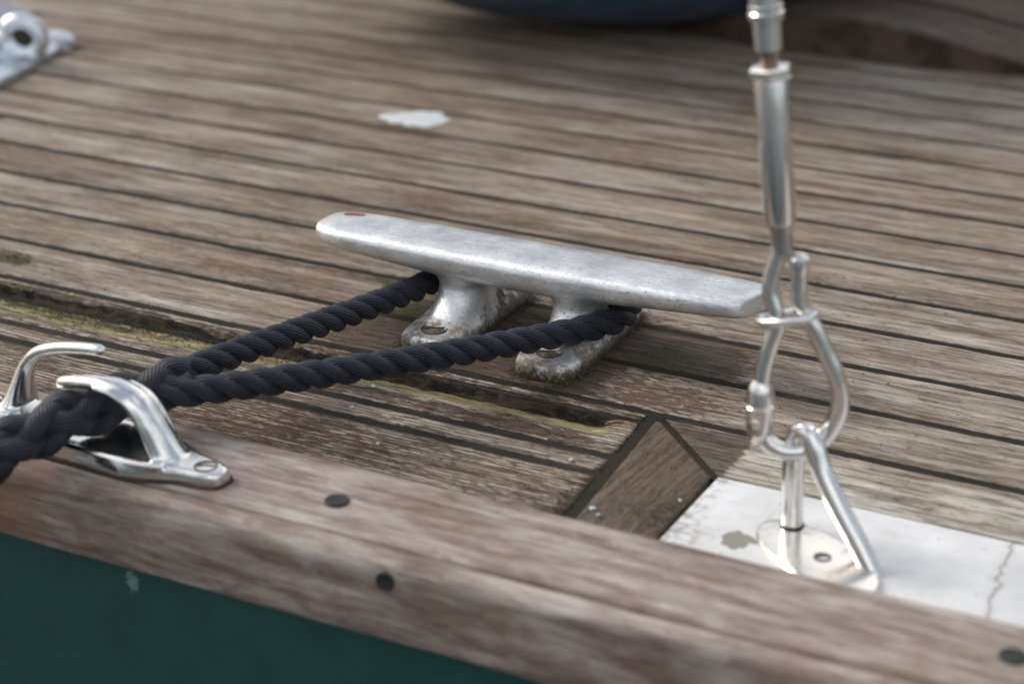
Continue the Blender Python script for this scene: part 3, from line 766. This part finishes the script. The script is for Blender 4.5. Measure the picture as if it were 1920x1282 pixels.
# ---------------------------------------------------------------- far left chock
ch = empty('bow_chock', (-1.05, .36, 0), label='blurred cast metal chock with a round eye at the far left of the deck', cat='chock')
m = Mesh()
bp = [(-1.20, .27), (-1.02, .255), (-1.004, .30), (-1.015, .355), (-1.030, .412), (-1.042, .432), (-1.058, .440), (-1.09, .425), (-1.2, .40)]
m.add(loft([[(-1.07+(x+1.07)*k, .36+(y-.36)*k, z) for x, y in bp] for z, k in [(-.001, 1), (.005, 1), (.008, .94), (.0085, .5)]]))
m.add(lathe_axis((-1.044, .414, 0), (-1.044, .414, .1), [(0, .020), (.008, .018), (.012, .012), (.013, .002)], 24))
rc = Vector((-1.031, .3645, .0225)); e1 = Vector((.893, .451, -.75)).normalized(); e2 = (Vector((.35, .20, 1))-e1*e1.dot(Vector((.35, .20, 1)))).normalized()
m.add(tube([rc+e1*cos(a)*.0140+e2*sin(a)*.0115 for a in [2*pi*k/40 for k in range(41)]], .0072, 16, .0085))
dk = Mesh().add(loft([[rc+(e1*cos(2*pi*j/24)*.0085*q+e2*sin(2*pi*j/24)*.0052*q)+e1.cross(e2)*w for j in range(24)] for w, q in [(-.0070, .3), (-.0055, .8), (0, 1), (.0055, .8), (.0070, .3)]])).go('eye_shade', M_SLOT, ch)  # dark solid lens in the eye, standing for the shade of its hole
m.add(lathe_axis((-1.045, .355, -.001), (-1.040, .358, .1), [(0, .024), (.006, .020), (.014, .013), (.018, .006)], 24))
m.add(tube(spline([(-1.10, .335, .004), (-1.06, .34, .016), (-1.045, .35, .014)], 6), .011, 14))
o = m.go('chock_body', M_CAST2 if 0 else paint("bluish_cast_metal", (.66, .69, .74), .30, .2, 0, .85, .001, 50), ch)
md = o.modifiers.new('r', 'REMESH'); md.mode = 'VOXEL'; md.voxel_size = .0025; md.use_smooth_shade = True
md = o.modifiers.new('s', 'SMOOTH'); md.iterations = 5; md.factor = .6
# grey plate beside the chock
m = Mesh().add(loft([[(x, y, z) for x, y in [(-1.35, .40), (-1.13, .42), (-1.115, .46), (-1.125, .487), (-1.175, .508), (-1.35, .56)]] for z in (0, .003, .004)]))
tag(m.go('deck_plate', paint("slate_grey_paint", (.17, .18, .22), .5, .1)), 'slate grey plate lying behind the chock in the far left corner', 'plate')
# filler cap whose rim just shows at the top edge
m = Mesh().add(lathe_axis((-1.135, .610, 0), (-1.135, .610, .1), [(0, .044), (.004, .044), (.0055, .041), (.0055, .033), (.0045, .032), (.0045, .002)], 48))
tag(m.go('filler_cap', M_STEELW), 'round steel filler cap cut off by the top edge, left side', 'filler cap')

# ---------------------------------------------------------------- navy fender
fd = empty('fender', (-.73, .86, 0), label='glossy navy and black rounded fender resting on the planks at the top', cat='fender')
axd = Vector((cos(radians(27)), sin(radians(27)), 0)); fc = Vector((-.672, .704, .192))
ax2 = Vector((-axd.y, axd.x, 0)); n = 64; R = []
def fend(th0, th1, ns, k):
    """surface of revolution about the vertical, squashed"""
    R = []
    for i in range(ns+1):
        a = th0+(th1-th0)*i/ns
        r_, z = cos(a), sin(a)
        R.append([fc+axd*.33*k*r_*cos(2*pi*j/n)+ax2*.205*k*r_*sin(2*pi*j/n)+Vector((0, 0, z*.190*k)) for j in range(n)])
    return R
Mesh().add(loft(fend(radians(-88), radians(-66), 16, 1))).go('rubber_base', paint("glossy_black_rubber", (.006, .006, .007), .12, .2, .5), fd)
Mesh().add(loft(fend(radians(-66.5), radians(88), 30, 1.004))).go('fender_body', paint("navy_vinyl", (.030, .070, .135), .25, .15, .2), fd)

# ---------------------------------------------------------------- wooden coaming, upper right
co = empty('coaming', (-.4, .7, 0), label='raised weathered wooden coaming crossing the deck at the upper right', cat='coaming')
front = [(-.90, .90, .037), (-.75, .80, .037), (-.60, .69, .0365), (-.505, .668, .035), (-.455, .668, .0335), (-.41, .669, .0300), (-.36, .675, .0210), (-.317, .684, .0110), (-.285, .690, .0045), (-.25, .70, .0025), (.3, .80, .002)]
fp = spline(front, 8)
V, F, A_ = [], [], []
for p in fp:
    V += [(p.x, p.y+.004, -.002), (p.x, p.y+.001, p.z-.003), (p.x, p.y, p.z-.0015), (p.x, p.y+.003, p.z)]
for i in range(len(fp)-1):
    for k in range(3):
        a = i*4+k; F.append((a, a+4, a+5, a+1))
link('coaming_face', V, F, paint("dark_varnished_teak", (.075, .050, .034), .7, .4, sc=30), co, attrs=None)
V, F, PA = [], [], []; dirn = Vector((0.42, 1, .20)).normalized()
for i, p in enumerate(fp):
    for k in range(25):
        d = k*.03; q = Vector((p.x+.35*d, p.y+.003+d*.92, p.z+d*.10)); V.append(q)
for i in range(len(fp)-1):
    for k in range(24):
        a = i*25+k; F.append((a, a+25, a+26, a+1))
NV = len(V)
link('coaming_top', V, F, M_DECK, co, attrs={'pid': [.1+.37*((i % 25)//2) for i in range(NV)], 'rust': [0.]*NV, 'dirt': [.85+.10*((i % 25)//2 % 2) for i in range(NV)]})
V, F = [], []
for kk in range(1, 12):
    b = len(V)
    for p in fp:
        for e in (-.0022, .0022):
            d = kk*.06+e; V.append((p.x+.35*d, p.y+.003+d*.92, p.z+d*.10+.0008))
    for i in range(len(fp)-1): a = b+i*2; F.append((a, a+2, a+3, a+1))
link('coaming_seams', V, F, M_CAULK, co)

# ---------------------------------------------------------------- small things on the deck
M_DROP = paint("chalky_white", (.62, .63, .65), .7, .08, bump=.001, sc=200)
def blob(cx, cy, rx, ry, h, rot, seed, mat, name, lumps=.25):
    R = []; n = 40
    for z, k in ((0, 1), (h*.6, .97), (h, .85), (h*1.15, .4), (h*1.15, .02)):
        r = []
        for j in range(n):
            a = 2*pi*j/n; q = k*(1+lumps*N3(cos(a)*1.6+seed, sin(a)*1.6, seed)+lumps*.5*N3(cos(a)*4+seed, sin(a)*4, seed))
            x, y = cos(a)*rx*q, sin(a)*ry*q
            r.append((cx+x*cos(rot)-y*sin(rot), cy+x*sin(rot)+y*cos(rot), z+.0004))
        R.append(r)
    return Mesh().add(loft(R)).go(name, mat)
tag(blob(-.6830, .3760, .0215, .0160, .0009, radians(27), 4.4, M_DROP, 'bird_dropping', .45), 'white splash of bird dropping on the planks behind the cleat', 'bird dropping')
M_CHIP = paint("pale_blue_white_chip", (.42, .49, .48), .6, .15, sc=400)
for i, (x, y, r, lb) in enumerate([(-.3229, -.1052, .0021, 'larger pale paint chip on the margin board next to the wide cross seam'),
                                   (-.3180, -.1096, .0012, 'tiny pale paint chip between the larger chip and the rail'),
                                   (-.2905, -.0803, .0013, 'small pale paint chip beside the left corner of the white pad'),
                                   (-.4772, -.0365, .0017, 'pale lichen fleck between the front rope and the yellow groove'),
                                   (-.4740, -.0628, .0014, 'pale lichen fleck on the narrow board below the front rope'),
                                   (-.3520, -.0660, .0015, 'pale lichen fleck on the narrow board close to the wide cross seam'),
                                   (-.4420, -.0925, .0012, 'pale lichen fleck on the ridged board above the flat bung')]):
    tag(blob(x, y, r*.8, r*.65, .0007, i, 5+i*3.1, M_CHIP, 'paint_chip', .5), lb, 'paint chip' if i < 3 else 'lichen fleck', 'pale paint chips on the margin board' if i < 3 else 'lichen flecks on the boards')
# crumbs and moss, too many to count
def crumbs(name, pts, mat, smin, smax):
    m = Mesh()
    for x, y, z in pts:
        s = random.uniform(smin, smax); v = []
        for q in ((1, 0, 0), (-.8, .3, 0), (0, 1, .1), (.1, -.9, 0), (0, .1, .9), (.1, 0, -.5)):
            v.append((x+q[0]*s*random.uniform(.6, 1.3), y+q[1]*s*random.uniform(.6, 1.3), z+q[2]*s*random.uniform(.5, 1.)))
        m.add((v, [(0, 2, 4), (2, 1, 4), (1, 3, 4), (3, 0, 4), (2, 0, 5), (1, 2, 5), (3, 1, 5), (0, 3, 5)]))
    return m.go(name, mat, smooth=False)
pts = []
def ring_pts(cx, cy, hx, hy, n, out):
    for _ in range(n):
        a = random.uniform(0, 2*pi); c, s = sup(a, .55); k = 1+abs(random.gauss(0, .03))
        pts.append((cx+c*(hx*k+abs(random.gauss(0, out))*.6), cy+s*(hy+abs(random.gauss(0, out))), .0004+abs(random.gauss(0, .0010))))
ring_pts(-.4060, .060, .0182, .0527, 900, .0045); ring_pts(-.4745, .061, .0182, .0527, 700, .0045)
for _ in range(1300):
    x = random.uniform(-.82, -.52); y = -.0125-abs(random.gauss(0, .009)); pts.append((x, y, gh(x, y)+.0004))
for _ in range(250): pts.append((random.gauss(-.762, .012), random.gauss(.024, .005), .0006+abs(random.gauss(0, .0012))))
for _ in range(180): pts.append((random.gauss(-.291, .004), random.gauss(-.095, .012), .0004))
for _ in range(60): pts.append((random.gauss(-.3395, .002), random.gauss(-.1, .006), .0004))
tag(crumbs('moss', pts, paint("moss_green", (.060, .050, .026), .9, .7, sc=600), .00025, .0008), kind='stuff')
pts = []
for _ in range(420):
    x = random.uniform(-.72, -.20); y = random.uniform(-.13, .12)
    if x > -.29 and y < -.045: continue
    pts.append((x, y, .0003 + (gh(x, y) if -.05 < y < -.003 and x < -.345 else 0)))
tag(crumbs('crumbs_of_dirt', pts, paint("dark_crumbs", (.045, .032, .022), .9, .6, sc=600), .00025, .0007), kind='stuff')
